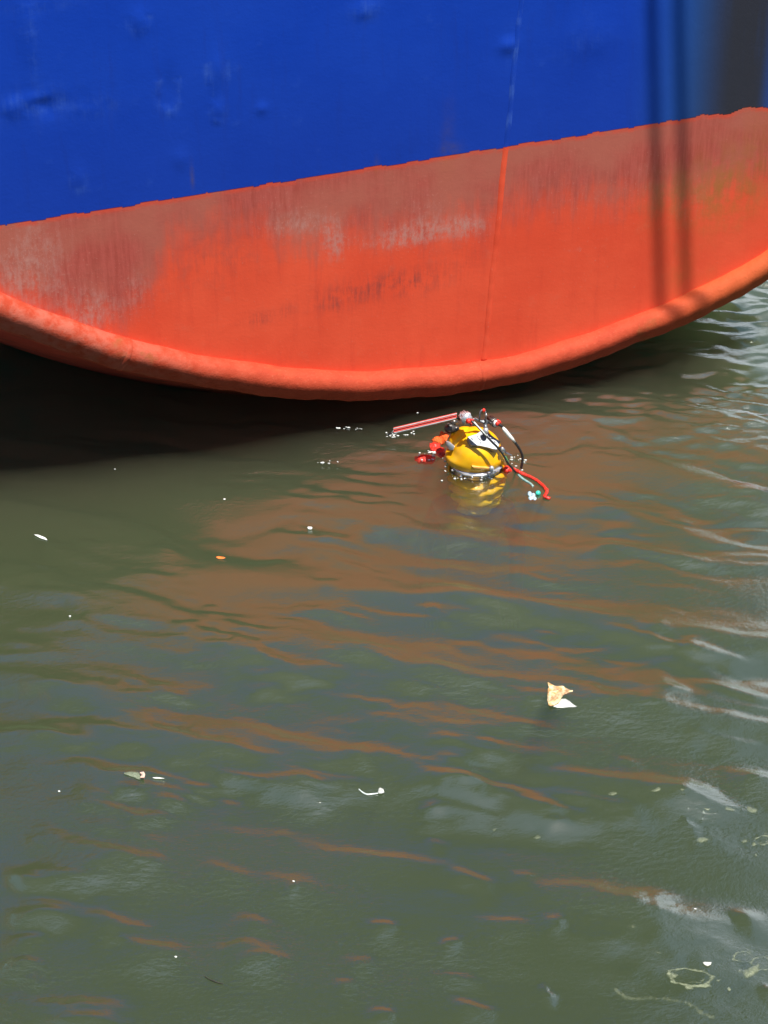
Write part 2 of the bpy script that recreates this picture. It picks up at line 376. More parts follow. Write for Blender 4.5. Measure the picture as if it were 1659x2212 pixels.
# weld seam position
wu0, wz0 = tr(1045, 775); wu1, wz1 = tr(1115, 0)
me = gridmesh(U, -dent, Z, dict(fade=fade, scuff=scuff, smudge=smudge, ochre=ochre, soot=soot, teal=teal, white=white))
def paint_mat():
    b = MB('ship_paint'); v = b.obj()
    sep = b.n('ShaderNodeSeparateXYZ'); b.set(sep.inputs[0], v); x, z = sep.outputs[0], sep.outputs[2]
    streak = b.noise(b.obj((14, 1, 1.6)), 1.0, 6, .65); streak2 = b.noise(b.obj((45, 1, 5)), 1.0, 5, .65)
    speck = b.noise(v, 60, 4, .7); mott = b.noise(v, 9, 6, .65); big = b.noise(v, 1.6, 4, .55); jag = b.noise(b.obj((22, 1, 22)), 1.0, 5, .7)
    # stepped paint edge
    edge = b.math('ADD', z, b.math('MULTIPLY', b.math('SUBTRACT', jag, .5), .005))
    vor = b.n('ShaderNodeTexNoise', noise_dimensions='1D'); b.set(vor.inputs['W'], b.math('MULTIPLY', x, 1.3)); vor.inputs['Detail'].default_value = 1
    edge = b.math('ADD', edge, b.math('MULTIPLY', b.math('ROUND', b.math('MULTIPLY', vor.outputs[0], 6)), .006))
    EZ = 1.615
    blue = b.ss(edge, EZ - .003, EZ + .003)
    rim = b.math('MULTIPLY', b.ss(edge, EZ - .036, EZ - .010), b.ss(b.noise(v, 7, 4), .30, .55))
    # orange-red antifouling
    red = b.mix(b.ss(big, .3, .7), (.74, .080, .036), (.82, .104, .047))
    red = b.mix(b.math('MULTIPLY', b.ss(mott, .55, .75), .30), red, (.72, .14, .075))
    red = b.mix(b.math('MULTIPLY', b.ss(streak, .5, .75), .25), red, (.55, .05, .03))
    fd = b.math('ADD', b.attr('fade'), b.math('MULTIPLY', b.math('SUBTRACT', streak, .5), 2.0))
    fd = b.math('ADD', fd, b.math('MULTIPLY', b.math('SUBTRACT', mott, .5), 1.3))
    fd = b.ss(fd, -.6, 1.15)
    faded = b.mix(b.ss(streak2, .35, .65), (.37, .075, .058), (.46, .100, .080))
    faded = b.mix(b.ss(big, .4, .62), faded, (.42, .125, .09))
    c = b.mix(b.math('MULTIPLY', fd, .92), red, faded)
    # pale chalky scale
    wm = b.math('ADD', b.math('MULTIPLY', streak2, .8), b.math('MULTIPLY', mott, .9))
    wm = b.math('ADD', wm, b.math('MULTIPLY', b.attr('white'), .50))
    wm = b.math('MULTIPLY', b.ss(wm, .92, 1.5), b.math('MULTIPLY', b.ss(b.attr('white'), .03, .9), b.ss(b.noise(b.obj((30, 1, 14)), 1.0, 6, .75), .36, .60)))
    c = b.mix(b.math('MULTIPLY', wm, .75), c, (.50, .25, .21))
    wm2 = b.math('MULTIPLY', b.ss(b.math('ADD', speck, b.math('MULTIPLY', b.attr('white'), .1)), .62, .72), .35)
    c = b.mix(wm2, c, (.60, .26, .2))
    # dark rubbed marks
    sm = b.math('MULTIPLY', b.attr('smudge'), b.ss(b.math('ADD', b.math('MULTIPLY', streak2, .6), b.math('MULTIPLY', mott, .7)), .55, .80), clamp=True)
    c = b.mix(b.math('MULTIPLY', sm, .75), c, (.26, .06, .05))
    oc = b.math('MULTIPLY', b.attr('ochre'), b.ss(b.math('ADD', mott, b.math('MULTIPLY', streak, .5)), .5, .95), clamp=True)
    c = b.mix(b.math('MULTIPLY', oc, .8), c, (.38, .15, .03))
    c = b.mix(b.math('MULTIPLY', rim, .65), c, (.68, .072, .036))
    # blue topside
    bl = b.mix(b.ss(big, .3, .7), (.0045, .046, .41), (.0070, .054, .44))
    low = b.ss(z, 2.5, 1.6)
    bl = b.mix(b.math('MULTIPLY', low, .45), bl, (.010, .040, .33))
    bl = b.mix(b.math('MULTIPLY', b.ss(streak, .52, .72), .35), bl, (.010, .038, .30))
    bl = b.mix(b.math('MULTIPLY', b.ss(mott, .58, .75), .2), bl, (.03, .095, .48))
    sc_ = b.math('MULTIPLY', b.attr('scuff'), b.ss(b.math('ADD', b.math('MULTIPLY', mott, .6), b.math('MULTIPLY', streak2, .5)), .48, .72), clamp=True)
    bl = b.mix(b.math('MULTIPLY', sc_, .5), bl, (.05, .13, .50))
    # chips of paint
    vo = b.n('ShaderNodeTexVoronoi'); b.set(vo.inputs['Vector'], b.obj((3.2, 1, 2.6))); vo.inputs['Scale'].default_value = 1.0
    chip = b.math('MULTIPLY', b.ss(vo.outputs['Distance'], .024, .014), b.ss(b.noise(b.obj((60, 1, 60)), 1.0), .45, .55))
    bl = b.mix(b.math('MULTIPLY', chip, .75), bl, (.45, .50, .55))
    bl = b.mix(b.math('MULTIPLY', b.attr('teal'), .75), bl, (.020, .085, .22))
    bl = b.mix(b.math('MULTIPLY', b.attr('soot'), b.ss(streak, .1, .5, .80, .97)), bl, (.030, .031, .038))
    bl = b.mix(b.math('MULTIPLY', oc, .6), bl, (.09, .07, .06))
    upper = b.ss(z, 3.06, 3.07); bl = b.mix(upper, bl, (.020, .026, .022))      # unseen upper plating, darkened to keep blue out of the water's reflections
    c = b.mix(blue, c, bl)
    h = b.math('ADD', b.math('MULTIPLY', speck, .35), b.math('MULTIPLY', mott, .8))
    h = b.math('ADD', h, b.math('MULTIPLY', blue, .6))
    b.p(Base_Color=c, Roughness=.8, Normal=b.bump(h, .0018), Specular_IOR_Level=.10)
    return b.m
PAINT = paint_mat()
link('transom_plate', me, PAINT, ship)
def fender_mat():
    b = MB('fender_paint'); v = b.obj(); mott = b.noise(v, 11, 6, .65); speck = b.noise(v, 70, 4, .7); st = b.noise(b.obj((3, 3, 12)), 1, 4)
    sep = b.n('ShaderNodeSeparateXYZ'); b.set(sep.inputs[0], v)
    c = b.mix(b.ss(mott, .3, .7), (.38, .050, .023), (.46, .066, .030))
    c = b.mix(b.math('MULTIPLY', b.ss(speck, .55, .7), .3), c, (.55, .15, .085))
    left = b.math('MULTIPLY', b.ss(sep.outputs[0], -.6, -2.0), b.ss(mott, .38, .6)); c = b.mix(b.math('MULTIPLY', left, .45), c, (.42, .15, .11))
    rgt = b.ss(sep.outputs[0], 1.4, 2.4); c = b.mix(b.math('MULTIPLY', rgt, .5), c, (.50, .12, .03))
    ru = b.math('MULTIPLY', b.ss(b.noise(v, 5, 5), .60, .70), b.ss(st, .4, .6)); c = b.mix(b.math('MULTIPLY', ru, .6), c, (.25, .09, .03))
    b.p(Base_Color=c, Roughness=.7, Normal=b.bump(b.math('ADD', mott, b.math('MULTIPLY', speck, .3)), .006), Specular_IOR_Level=.12); return b.m
FEND = fender_mat()
FR = .079
fu = np.arange(UL, UR + .001, .02)
def fpt(u): return np.array((u, .002 * math.sin(u * 9), float(ze(u)) + .020 + .004 * math.sin(u * 5.3) + .003 * math.sin(u * 13)))
PROF = [(-.02, .066), (.015, .067), (.045, .060), (.068, .044), (.082, .022), (.087, .000), (.084, -.022), (.074, -.050), (.060, -.080), (.040, -.106), (-.02, -.125)]
PROF = spline([(a, b, 0) for a, b in PROF], 3)
def fender_mesh(uu, k=1.0):
    P = [fpt(u) for u in uu]; rows = []
    for i, p in enumerate(P):
        t = P[min(i + 1, len(P) - 1)] - P[max(i - 1, 0)]; t /= np.linalg.norm(t); o = np.array((0, -1.0, 0)); n = np.cross(o, t); n = n if n[2] > 0 or abs(n[2]) < .2 and n[0] < 0 else -n
        kk = (k[i] if hasattr(k, '__len__') else k) * (1 + .025 * math.sin(uu[i] * 7.1) + .018 * math.sin(uu[i] * 23) + .012 * math.sin(uu[i] * 51))
        rows.append([p + o * q[0] * kk + n * q[1] * kk for q in PROF])
    A = np.array(rows); return gridmesh(A[:, :, 0], A[:, :, 1], A[:, :, 2])
fo = link('fender', fender_mesh(fu), FEND, ship)
for px in (270, 1034):
    u0 = tr(px, 780)[0]; link('weld_joint', fender_mesh([u0 + d for d in (-.016, -.008, 0, .008, .016)], [.99, 1.04, 1.055, 1.04, .99]), FEND, fo)
pts = [(wu0 + (wu1 - wu0) * t * 1.9 + .006 * math.sin(t * 31) * .4, -.006 + .002 * math.sin(t * 90), wz0 - .02 + (wz1 - wz0) * t * 1.55) for t in np.linspace(0, 1, 160)]
pts = [p for p in pts if p[2] < ZT]
for a in [0]:
    n_ = len(pts); sm_ = tube([(p[0], -dent_at(p[0], p[2]) + .0242, p[2]) for p in pts], [(.0300 + .0008 * math.sin(p[2] * 40) * math.sin(p[2] * 17)) if p[2] < 1.6 else .0295 + .0006 * math.sin(p[2] * 23) for p in pts], 10)
    at = {k: 0 for k in ('fade', 'scuff', 'smudge', 'ochre', 'soot', 'teal', 'white')}
    for k in at:
        A = sm_.attributes.new(k, 'FLOAT', 'POINT'); vals = np.zeros(len(sm_.vertices), np.float32)
        if k == 'fade': vals[:] = -1.2
        if k == 'scuff': vals[:] = [1.6 * max(0, math.sin(q.co.z * 30) * .5 + .6) for q in sm_.vertices]
        A.data.foreach_set('value', vals)
    link('weld_seam', sm_, PAINT, ship)
# hull bottom: runs forward from the fender and down into the water
def bottom_mat():
    b = MB('bottom_paint'); v = b.obj(); m = b.noise(b.obj((2, 2, 5)), 1.5, 6, .65); m2 = b.noise(v, 14, 5, .65)
    c = b.mix(b.ss(m, .4, .65), (.50, .050, .030), (.62, .075, .042)); c = b.mix(b.math('MULTIPLY', b.ss(m2, .58, .7), .5), c, (.30, .10, .04))
    c = b.mix(b.ss(b.noise(b.obj((1.2, 1.2, 9)), 2, 5), .56, .66), c, (.08, .03, .02))
    b.p(Base_Color=c, Roughness=.5, Normal=b.bump(m2, .01)); return b.m
BOT = bottom_mat()
S = np.array([-.0, .1, .25, .5, .8, 1.2, 1.8, 2.6, 3.6, 5, 7, 10, 14, 18, 22, 26])
bu = np.linspace(UL, UR, 121); BU, BS = np.meshgrid(bu, S)
narrow = 1 - .8 * sstep(14, 27, BS)
BZ = ze(BU) - .03 - .70 * 3.2 * (1 - np.exp(-BS / 3.2)) + np.clip(BS - 18, 0, None) ** 2 * .01
link('hull_bottom', gridmesh(UMID + (BU - UMID) * narrow, BS, BZ), BOT, ship)
for sgn in (-1, 1):
    hs = []
    S2 = S; tt = np.linspace(0, 1, 12); SS, T2 = np.meshgrid(S2, tt)
    zb = ze(UMID + sgn * UH) - .03 - .70 * 3.2 * (1 - np.exp(-SS / 3.2)) + np.clip(SS - 18, 0, None) ** 2 * .01
    zz = zb + (ZT + .05 * SS - zb) * T2
    xx = UMID + sgn * UH * (1 - .8 * sstep(14, 27, SS) * (1 - .6 * T2))
    zer = np.zeros_like(zz)
    sm2 = gridmesh(xx, SS, zz, dict(fade=zer + .8 * (zz > 1), scuff=zer, smudge=zer, ochre=zer, soot=zer, teal=zer, white=zer))
    link('hull_side', sm2, PAINT, ship)
steel_blue = simple('rail_paint', (.02, .06, .35), .45); white_paint = simple('white_paint', (.7, .7, .68), .5)
bm = bmesh.new(); tube([(UL, 0, ZT), (0, 0, ZT), (UR, 0, ZT)], .06, 12, True, bm)
for sgn in (-1, 1): tube([(UMID + sgn * UH, 0, ZT), (UMID + sgn * UH, 8, ZT + .4), (UMID + sgn * UH, 14, ZT + .7)], .06, 12, True, bm)
link('bulwark_rail', bmesh_out(bm), steel_blue, ship)
bm = bmesh.new(); dk = [(UL, .1), (UR, .1), (UR, 14), (UMID + UH * .5, 26), (UMID - UH * .5, 26), (UL, 14)]
prism(bm, [(x, y, ZT - .9) for x, y in dk], (0, 0, 1), .05); link('deck', bmesh_out(bm), simple('deck_paint', (.12, .16, .12), .7), ship, False)

# ------------------------------------------------------------------ mooring lines: their shadows fall across the hull
ROPE = simple('mooring_rope', (.16, .17, .2), .8, scale=60, bump=.004)
def to_local(p): q = np.asarray(p) - W0; return np.array([q @ T, -(q @ N), q[2]])
tops = []
lines = []
for k, (pa, pb, rad) in enumerate([((1407, 0), (1427, 680), .025), ((1466, 0), (1482, 620), .024)]):
    ua, za = tr(*pa); ub, zb_ = tr(*pb)
    A = W0 + T * ua + np.array([0, 0, za]) + SUN * 8.5; Bp = W0 + T * ub + np.array([0, 0, zb_]) + SUN * 10.0
    # straight line through both, from above the deck to the quay
    sA = (A - W0) @ N; sB = (Bp - W0) @ N; dirn = (Bp - A) / (sB - sA)
    p0 = A + dirn * (-.6 - sA); p1 = A + dirn * (10.6 - sA); lines.append((p0, p1))
    pts = [p0 + (p1 - p0) * t for t in np.linspace(0, 1, 24)]
    o = link('mooring_line', tube(pts, rad, 12), ROPE)
    tag(o, ['grey mooring line running from the stern gantry to the quay, nearer the centreline seam', 'grey mooring line running from the stern gantry to the quay, farther from the centreline seam'][k], 'rope', 'mooring lines from the stern to the quay')
g0 = to_local(lines[0][0]); g1 = to_local(lines[1][0]); zg = max(g0[2], g1[2])
bm = bmesh.new()
for x in (UL + .4, UR - .3): add_cyl(bm, (x, .6, ZT - .8), (x, .6, zg + .12), .13, .10)
add_cyl(bm, (UL + .4, .6, zg), (UR - .3, .6, zg), .12)
link('gantry', bmesh_out(bm), white_paint, ship)
# quay under the camera
bm = bmesh.new(); q0 = -11.35
prism(bm, [(-60, q0, 4.9), (60, q0, 4.9), (60, q0 - 40, 4.9), (-60, q0 - 40, 4.9)], (0, 0, 1), 8, .04)
tag(link('quay', bmesh_out(bm), simple('concrete', (.32, .31, .28), .85, scale=6, bump=.01), None, False), kind='structure')

# ------------------------------------------------------------------ diver
YEL = MB('yellow_shell'); _v = YEL.obj(); _n = YEL.noise(_v, 16, 5); _n2 = YEL.noise(_v, 120, 3, .7)
_c = YEL.mix(YEL.ss(_n, .35, .65), (.95, .46, .004), (.98, .52, .006)); _c = YEL.mix(YEL.math('MULTIPLY', YEL.ss(_n2, .6, .7), .25), _c, (.6, .27, .01))
YEL.p(Base_Color=_c, Roughness=.34, Coat_Weight=.3, Coat_Roughness=.15); YEL = YEL.m
CHROME = simple('polished_steel', (.66, .67, .69), .26, .6, .1, 60, .0005)
ALU = simple('brushed_plate', (.20, .215, .24), .36, .5, .16, 30, .0006)
DARK = simple('black_rubber', (.018, .018, .02), .35); GUN = simple('dark_housing', (.12, .11, .10), .3, .6)
RED = simple('red_plastic', (.75, .035, .02), .4, scale=80, bump=.002); ORG = simple('orange_fabric', (.85, .12, .01), .6, scale=60, bump=.01)
REDS = simple('red_weave', (.70, .07, .05), .55, scale=160, bump=.004)
GREY = simple('grey_plastic', (.42, .42, .43), .4); WHT = simple('white_plastic', (.8, .82, .78), .35); TEAL = simple('turquoise_plastic', (.05, .60, .45), .3)
SUIT = simple('wet_suit', (.03, .03, .03), .6); SKIN = simple('skin', (.45, .26, .18), .5); GREEN = simple('green_hose', (.08, .30, .12), .35)
DC = onwater(1025, 1030); DY = DC[1]; DSH = .10
def D(cx, cy, dy=0.0):       # zoom-picture coordinate -> point in the upright plane dy behind the diver's waterline
    px = 932.6 + cx * .13232; py = 866.8 + cy * .13232
    return onplane(px, py, (0, DY + dy + DSH, 0), np.array([0, 1.0, 0]))
def E1(cx, cy, dy=0.0):
    px = 795.5 + cx * .26455; py = 850.3 + cy * .26455
    return onplane(px, py, (0, DY + dy + DSH, 0), np.array([0, 1.0, 0]))
def E1w(cx, cy, z=0.0): return onwater(795.5 + cx * .26455, 850.3 + cy * .26455, z)
diver = empty('diver', (float(DC[0]), float(DC[1]), 0.0))
tag(diver, 'diver afloat in the water wearing a yellow diving helmet, only head and red harness showing', 'person')
OFF = Vector((float(DC[0]), float(DC[1]), 0.0))
def dpart(name, me, m, parent=None, smooth=True):
    me.transform(Matrix.Translation(-OFF)); return link(name, me, m, parent or diver, smooth)
# body: one skinned figure treading water below the surface
def body():
    V = [(0,0,-1.02),(0,.02,-.78),(0,.02,-.52),(0,.02,-.32),(0,.01,-.17),(0,0,-.03),(0,0,.055)]
    E_ = [(0,1),(1,2),(2,3),(3,4),(4,5),(5,6)]; Rr = [.15,.14,.165,.14,.06,.075,.08]
    def chain(root, pts, rs):
        p = root
        for q, r in zip(pts, rs): V.append(q); Rr.append(r); E_.append((p, len(V) - 1)); p = len(V) - 1
        return p
    for s in (-1, 1):
        h = chain(3, [(s*.19,.02,-.32),(s*.27,.05,-.58),(s*.26,-.12,-.80),(s*.24,-.18,-.86),(s*.235,-.21,-.89)], [.07,.052,.04,.032,.038])
        for k in range(4):
            dx = (k - 1.5) * .022
            chain(h, [(s*.235+dx,-.25,-.92),(s*.235+dx,-.28-.006*(1.5-abs(k-1.5)),-.95)], [.010,.008])
        chain(h, [(s*.19,-.22,-.90),(s*.18,-.25,-.91)], [.011,.009])
        k_ = chain(0, [(s*.11,0,-1.10),(s*.17,-.14,-1.50),(s*.19,.10,-1.90),(s*.19,.14,-1.98),(s*.2,-.04,-2.02)], [.10,.07,.045,.045,.035])
    V = [(x, y + .15, z) for x, y, z in V]
    me = bpy.data.meshes.new('m'); me.from_pydata(V, E_, []); o = bpy.data.objects.new('body', me); col.objects.link(o); o.parent = diver
    o.modifiers.new('s', 'SKIN'); sv = me.skin_vertices[0].data
    for i, r in enumerate(Rr): sv[i].radius = (r, r)
    sv[0].use_root = True
    o.modifiers['s'].use_smooth_shade = True; ss_ = o.modifiers.new('d', 'SUBSURF'); ss_.levels = 1; ss_.render_levels = 2
    me.materials.append(SUIT)
body()
# helmet shell
HC = np.array([DC[0] + .005, DC[1] + .14, .090]); HR = np.array([.168, .150, .126])
def shell():
    bm = bmesh.new(); bmesh.ops.create_uvsphere(bm, u_segments=64, v_segments=40, radius=1)
    for v in bm.verts:
        x, y, z = v.co
        q = Vector((x * HR[0], y * HR[1], z * HR[2]))
        rad = math.hypot(x, y)
        if z < 0 and rad > 1e-6:
            k = (1 - abs(z) ** 3.4) ** (1 / 3.4) / rad; q.x *= k; q.y *= k
        fl = float(sstep(.22, -.30, z))                      # narrow crown, flared cheeks
        q.x *= (.80 if x < 0 else .88) * (1 - fl) + fl
        if z < 0: q.z *= .80
        v.co = q + Vector(tuple(HC))
    # back dome: a second shell, lower left behind, so that a crease runs down between both
    M = Matrix.Translation(Vector(tuple(HC + np.array([-.048, .030, .010])))) @ Matrix.Rotation(R(-28), 4, 'Y') @ Matrix.Diagonal((.100, .115, .110, 1))
    bmesh.ops.create_uvsphere(bm, u_segments=48, v_segments=32, radius=1, matrix=M)
    # chin rim
    return bmesh_out(bm)
helmet = dpart('helmet', shell(), YEL)
def hitshell(px, py, grow=1.0):
    d = ray(px, py); o = (CAM - HC) / (HR * grow); dd = d / (HR * grow)
    a = dd @ dd; b_ = 2 * o @ dd; c = o @ o - 1; disc = b_ * b_ - 4 * a * c
    if disc < 0: t = -b_ / (2 * a)
    else: t = (-b_ - math.sqrt(disc)) / (2 * a)
    p = CAM + d * t; n = (p - HC) / HR ** 2; return p, n / np.linalg.norm(n)
def Dpx(cx, cy): return 932.6 + cx * .13232, 866.8 + cy * .13232
# raised metal plate on the crown, front right
pc, pn = hitshell(*Dpx(830, 650)); pc = pc + pn * .017
pn2 = pn + np.array([0, -.12, .12]); pn2 /= np.linalg.norm(pn2)
pts = [onplane(*Dpx(*q), pc, pn2) for q in [(585,575),(655,560),(735,545),(770,500),(800,478),(880,500),(985,560),(1120,655),(1100,735),(1065,790),(1000,775),(920,745),(800,725),(645,712),(610,650)]]
bm = bmesh.new(); prism(bm, pts, pn2, .038, .003); dpart('crown_plate', bmesh_out(bm), ALU, helmet, False)
for q in [(660,610),(790,620),(800,548),(1035,660),(960,600)]:
    bm = bmesh.new(); p = onplane(*Dpx(*q), pc, pn2); add_cyl(bm, p, p + pn2 * .005, .0065, .005, 10); dpart('screw', bmesh_out(bm), CHROME, helmet)
for a_, b2 in [((740,560),(770,620)),((790,620),(800,690))]:
    dpart('wire_clip', tube([onplane(*Dpx(*a_), pc, pn2) + pn2 * .002, onplane(*Dpx(*b2), pc, pn2) + pn2 * .002], .002, 6), CHROME, helmet)
# lower shade lip of the plate
# side metal lug at the left, between both shells
bm = bmesh.new(); prism(bm, [D(225,650,.02), D(290,672,.0), D(370,742,-.03), D(350,800,-.035), D(290,800,-.01), D(235,740,.02)], (-.2, -1, .3), .02, .003)
dpart('side_lug', bmesh_out(bm), CHROME, helmet)
# fork bracket
bm = bmesh.new(); by = .0
stem = [D(880,520,by-.03), D(885,460,by-.02), D(880,420,by-.01), D(870,375,by)]
tube(stem, [.013,.012,.010,.012], 10, True, bm)
prism(bm, [D(680,285,by), D(720,272,by), D(820,320,by), D(875,290,by), D(930,320,by), D(905,385,by), D(850,375,by), D(770,340,by)], (0, -1, .4), .016, .002)
tube([D(780,320,by), D(783,230,by), D(795,165,by), D(830,140,by)], .0048, 8, True, bm)
tube([D(870,350,by), D(885,250,by), D(885,200,by), D(865,150,by)], .0042, 8, True, bm)
tube([D(700,290,by), D(640,300,by+.01), D(600,300,by+.02)], .005, 8, True, bm)
tube([D(910,360,by), D(950,330,by+.01), D(990,330,by+.02)], .006, 8, True, bm)
dpart('bracket', bmesh_out(bm), ALU, helmet)
bm = bmesh.new(); add_ball(bm, D(850,150,by-.004), (.010, .010, .013)); dpart('bracket_tip', bmesh_out(bm), RED, helmet)
bm = bmesh.new(); add_ball(bm, D(887,225,by-.004), (.006, .006, .010)); dpart('bracket_bead', bmesh_out(bm), CHROME, helmet); bm = bmesh.new(); add_cyl(bm, D(880,440,by-.045), D(885,525,by-.05), .014, .016, 12); dpart('bracket_collar', bmesh_out(bm), CHROME, helmet)
# left lamp
def lamp(a, b, r, redat, m=CHROME):
    a = np.array(a); b = np.array(b); d = (b - a) / np.linalg.norm(b - a)
    bm = bmesh.new(); add_cyl(bm, a, b, r * .92, r, 20); add_cyl(bm, b, b + d * .010, r * 1.12, r * 1.12, 20); add_cyl(bm, a - d * .016, a, r * .55, r * .9, 20)
    for k in range(8):
        an = k * math.pi / 4; s = Vector(tuple(d)).orthogonal().normalized(); s.rotate(Matrix.Rotation(an, 3, Vector(tuple(d))))
        add_cyl(bm, Vector(tuple(a)) + s * r, Vector(tuple(b)) + s * r, .0035, .0035, 6)
    dpart('lamp', bmesh_out(bm), m, helmet)
lamp(D(520,225,.03), D(570,290,-.025), .028, None)
bm = bmesh.new(); add_ball(bm, D(590,215,.0), (.018,.018,.014)); add_ball(bm, D(480,240,.01), (.012,.014,.02)); dpart('lamp_knob', bmesh_out(bm), CHROME, helmet)
bm = bmesh.new(); add_cyl(bm, D(590,325,-.06), D(625,330,-.075), .016, .012, 14); add_cyl(bm, D(600,300,-.06), D(680,310,-.07), .008, .006, 10); add_ball(bm, D(640,380,-.05), (.007,.007,.012)); dpart('lamp_cap', bmesh_out(bm), RED, helmet)
lamp(D(950,290,.03), D(1030,355,-.02), .021, None, GUN)
bm = bmesh.new(); add_cyl(bm, D(1040,360,-.03), D(1075,370,-.042), .020, .018, 16); dpart('lamp_rim', bmesh_out(bm), WHT, helmet)
bm = bmesh.new(); add_cyl(bm, D(1070,365,-.045), D(1092,372,-.055), .015, .012, 14); tube([D(1060,300,-.03), D(1110,325,-.035), D(1130,360,-.04)], .005, 8, True, bm); dpart('lamp_cap', bmesh_out(bm), RED, helmet)
# dark round housing behind the helmet
bm = bmesh.new(); add_ball(bm, D(300,440,.10), (.034,.034,.032), None, 3); add_ball(bm, D(395,450,.09), (.022,.022,.02), None, 2); add_ball(bm, D(360,340,.11), (.025,.02,.02), None, 2); add_cyl(bm, D(265,385,.08), D(262,360,.08), .009, .007, 10)
dpart('valve_housing', bmesh_out(bm), GUN, helmet)
# cables
dpart('cable', tube(spline([D(650,320,-.075), D(720,380,-.09), D(830,500,-.115), D(960,640,-.13), D(1080,760,-.13), D(1180,900,-.12), D(1250,1020,-.10), D(1330,1110,-.08), D(1370,1160,-.06)]), .0065, 10), DARK, helmet)
dpart('cable', tube(spline([D(1095,372,-.055), D(1150,420,-.06), D(1210,510,-.06), D(1330,640,-.05), D(1420,760,-.04), D(1475,880,-.03), D(1480,980,-.03), D(1460,1090,-.03)]), .0078, 10), DARK, helmet)
dpart('cable_sleeve_and_glint', tube([D(1160,425,-.068), D(1190,470,-.07), D(1260,560,-.068), D(1305,610,-.066), D(1360,668,-.062)], [.006,.012,.0125,.011,.0055], 10), WHT, helmet)
dpart('cable_sleeve_and_glint', tube([D(690,340,-.096), D(740,395,-.108), D(820,480,-.125), D(900,570,-.135)], [.0045,.004,.004,.003], 8), WHT, helmet)  # thin white strip laid along the black cable as its highlight
# right cheek valve and hose
bm = bmesh.new(); tube([D(1110,740,-.03), D(1150,790,-.04), D(1190,835,-.04)], [.010,.015,.012], 10, True, bm); add_cyl(bm, D(1200,835,-.04), D(1310,885,-.03), .006, .004, 8); add_ball(bm, D(1150,780,-.06), (.010,.010,.014))
dpart('side_valve', bmesh_out(bm), CHROME, helmet)
dpart('green_hose', tube(spline([D(1190,900,-.05), D(1225,970,-.06), D(1250,1030,-.05)]), .008, 8), GREEN, helmet)
bm = bmesh.new(); add_ball(bm, D(1150,985,.02), (.024,.05,.055), Matrix.Rotation(R(-14), 4, 'Y'), 3); dpart('cheek_guard', bmesh_out(bm), YEL, helmet)
# lower bar, latch and neck ring
bm = bmesh.new(); prism(bm, [D(655,1062,-.125), D(950,1088,-.11), D(950,1122,-.11), D(690,1098,-.125)], (0, -1, .1), .02, .002); dpart('front_bar', bmesh_out(bm), simple('amber_bar', (.80, .42, .10), .35), helmet)
bm = bmesh.new(); add_cyl(bm, D(975,1090,-.12), D(978,1092,-.15), .013, .013, 16); add_cyl(bm, D(990,1130,-.11), D(990,1134,-.14), .012, .012, 16); dpart('latch', bmesh_out(bm), CHROME, helmet)
bm = bmesh.new(); ncx, ncy = HC[0] + .004, HC[1] - .004
for r_, z0_, h_ in ((.150, -.004, .020), (.145, -.03, .03), (.156, .016, .008)):
    ring = [(ncx + .008 + r_ * math.cos(t) , ncy + r_ * math.sin(t), z0_) for t in np.linspace(0, 2 * math.pi, 48, endpoint=False)]
    a_ = [bm.verts.new(p) for p in ring]; b2 = [bm.verts.new((p[0], p[1], p[2] + h_)) for p in ring]
    for i in range(48): bm.faces.new((a_[i], a_[(i + 1) % 48], b2[(i + 1) % 48], b2[i]))
    bm.faces.new(b2); bm.faces.new(a_[::-1])
for t in [R(a) for a in (214, 238, 262, 281, 297, 322)]:
    p = np.array((ncx + .150 * math.cos(t), ncy + .152 * math.sin(t), .006 + .008 * math.sin(t * 7)))
    add_cyl(bm, p, p + np.array((.014 * math.cos(t), .014 * math.sin(t), .002)), .009 + .003 * math.sin(t * 5), .006, 8)
tube([(ncx + .160 * math.cos(t), ncy + .160 * math.sin(t), .022) for t in np.linspace(R(240), R(320), 12)], .006, 8, True, bm)
dpart('neck_ring', bmesh_out(bm), CHROME, helmet)
A_, B_ = np.meshgrid(np.linspace(0, 2 * math.pi, 90), np.linspace(0, 1, 40))
rr = (.155 + .012 * np.sin(B_ * 26 + A_ * 2) + .03 * (fbm(A_ * 2.2, B_ * 9, 77, 3) - .5) * 2) * (1 - .25 * B_ ** 2)
dpart('helmet_reflection', gridmesh(ncx + .012 + rr * np.cos(A_), ncy + rr * np.sin(A_) * 1.05, -.012 - B_ * .26), YEL)  # rippled yellow collar added under water to stand in for the helmet's reflection
# marker bar held out to the left of the helmet
ba, bb = E1(205, 312, .03), E1(722, 190, .03); dn = np.array((0, -.55, .83))
bar = None
bd = (bb - ba); 
def strip(o0, o1, wd, th, lift):
    bm = bmesh.new(); a = ba + np.array((0, 0, o0)); b_ = bb + np.array((0, 0, o0)); upv = np.array((0, .8, .6)); upv /= np.linalg.norm(upv)
    n = np.cross(bd, upv); n /= np.linalg.norm(n); n = n if n[1] < 0 else -n
    prism(bm, [a + n * lift, b_ + n * lift, b_ + n * lift + upv * wd, a + n * lift + upv * wd], n, th, .001); return bmesh_out(bm)
bar = dpart('marker_bar', strip(-.004, 0, .030, .006, 0), REDS, None)
dpart('bar_rail', strip(.018, 0, .005, .008, .001), GREY, bar); dpart('bar_rail', strip(-.012, 0, .010, .016, .004), GREY, bar)
bm = bmesh.new(); tube([bb + np.array((0, 0, -.004)), D(455, 300, .03)], .007, 8, True, bm); dpart('bar_end', bmesh_out(bm), DARK, bar); bm = bmesh.new(); tube([ba, ba + np.array((-.03, 0, -.02))], .006, 8, True, bm); dpart('bar_end', bmesh_out(bm), DARK, bar)
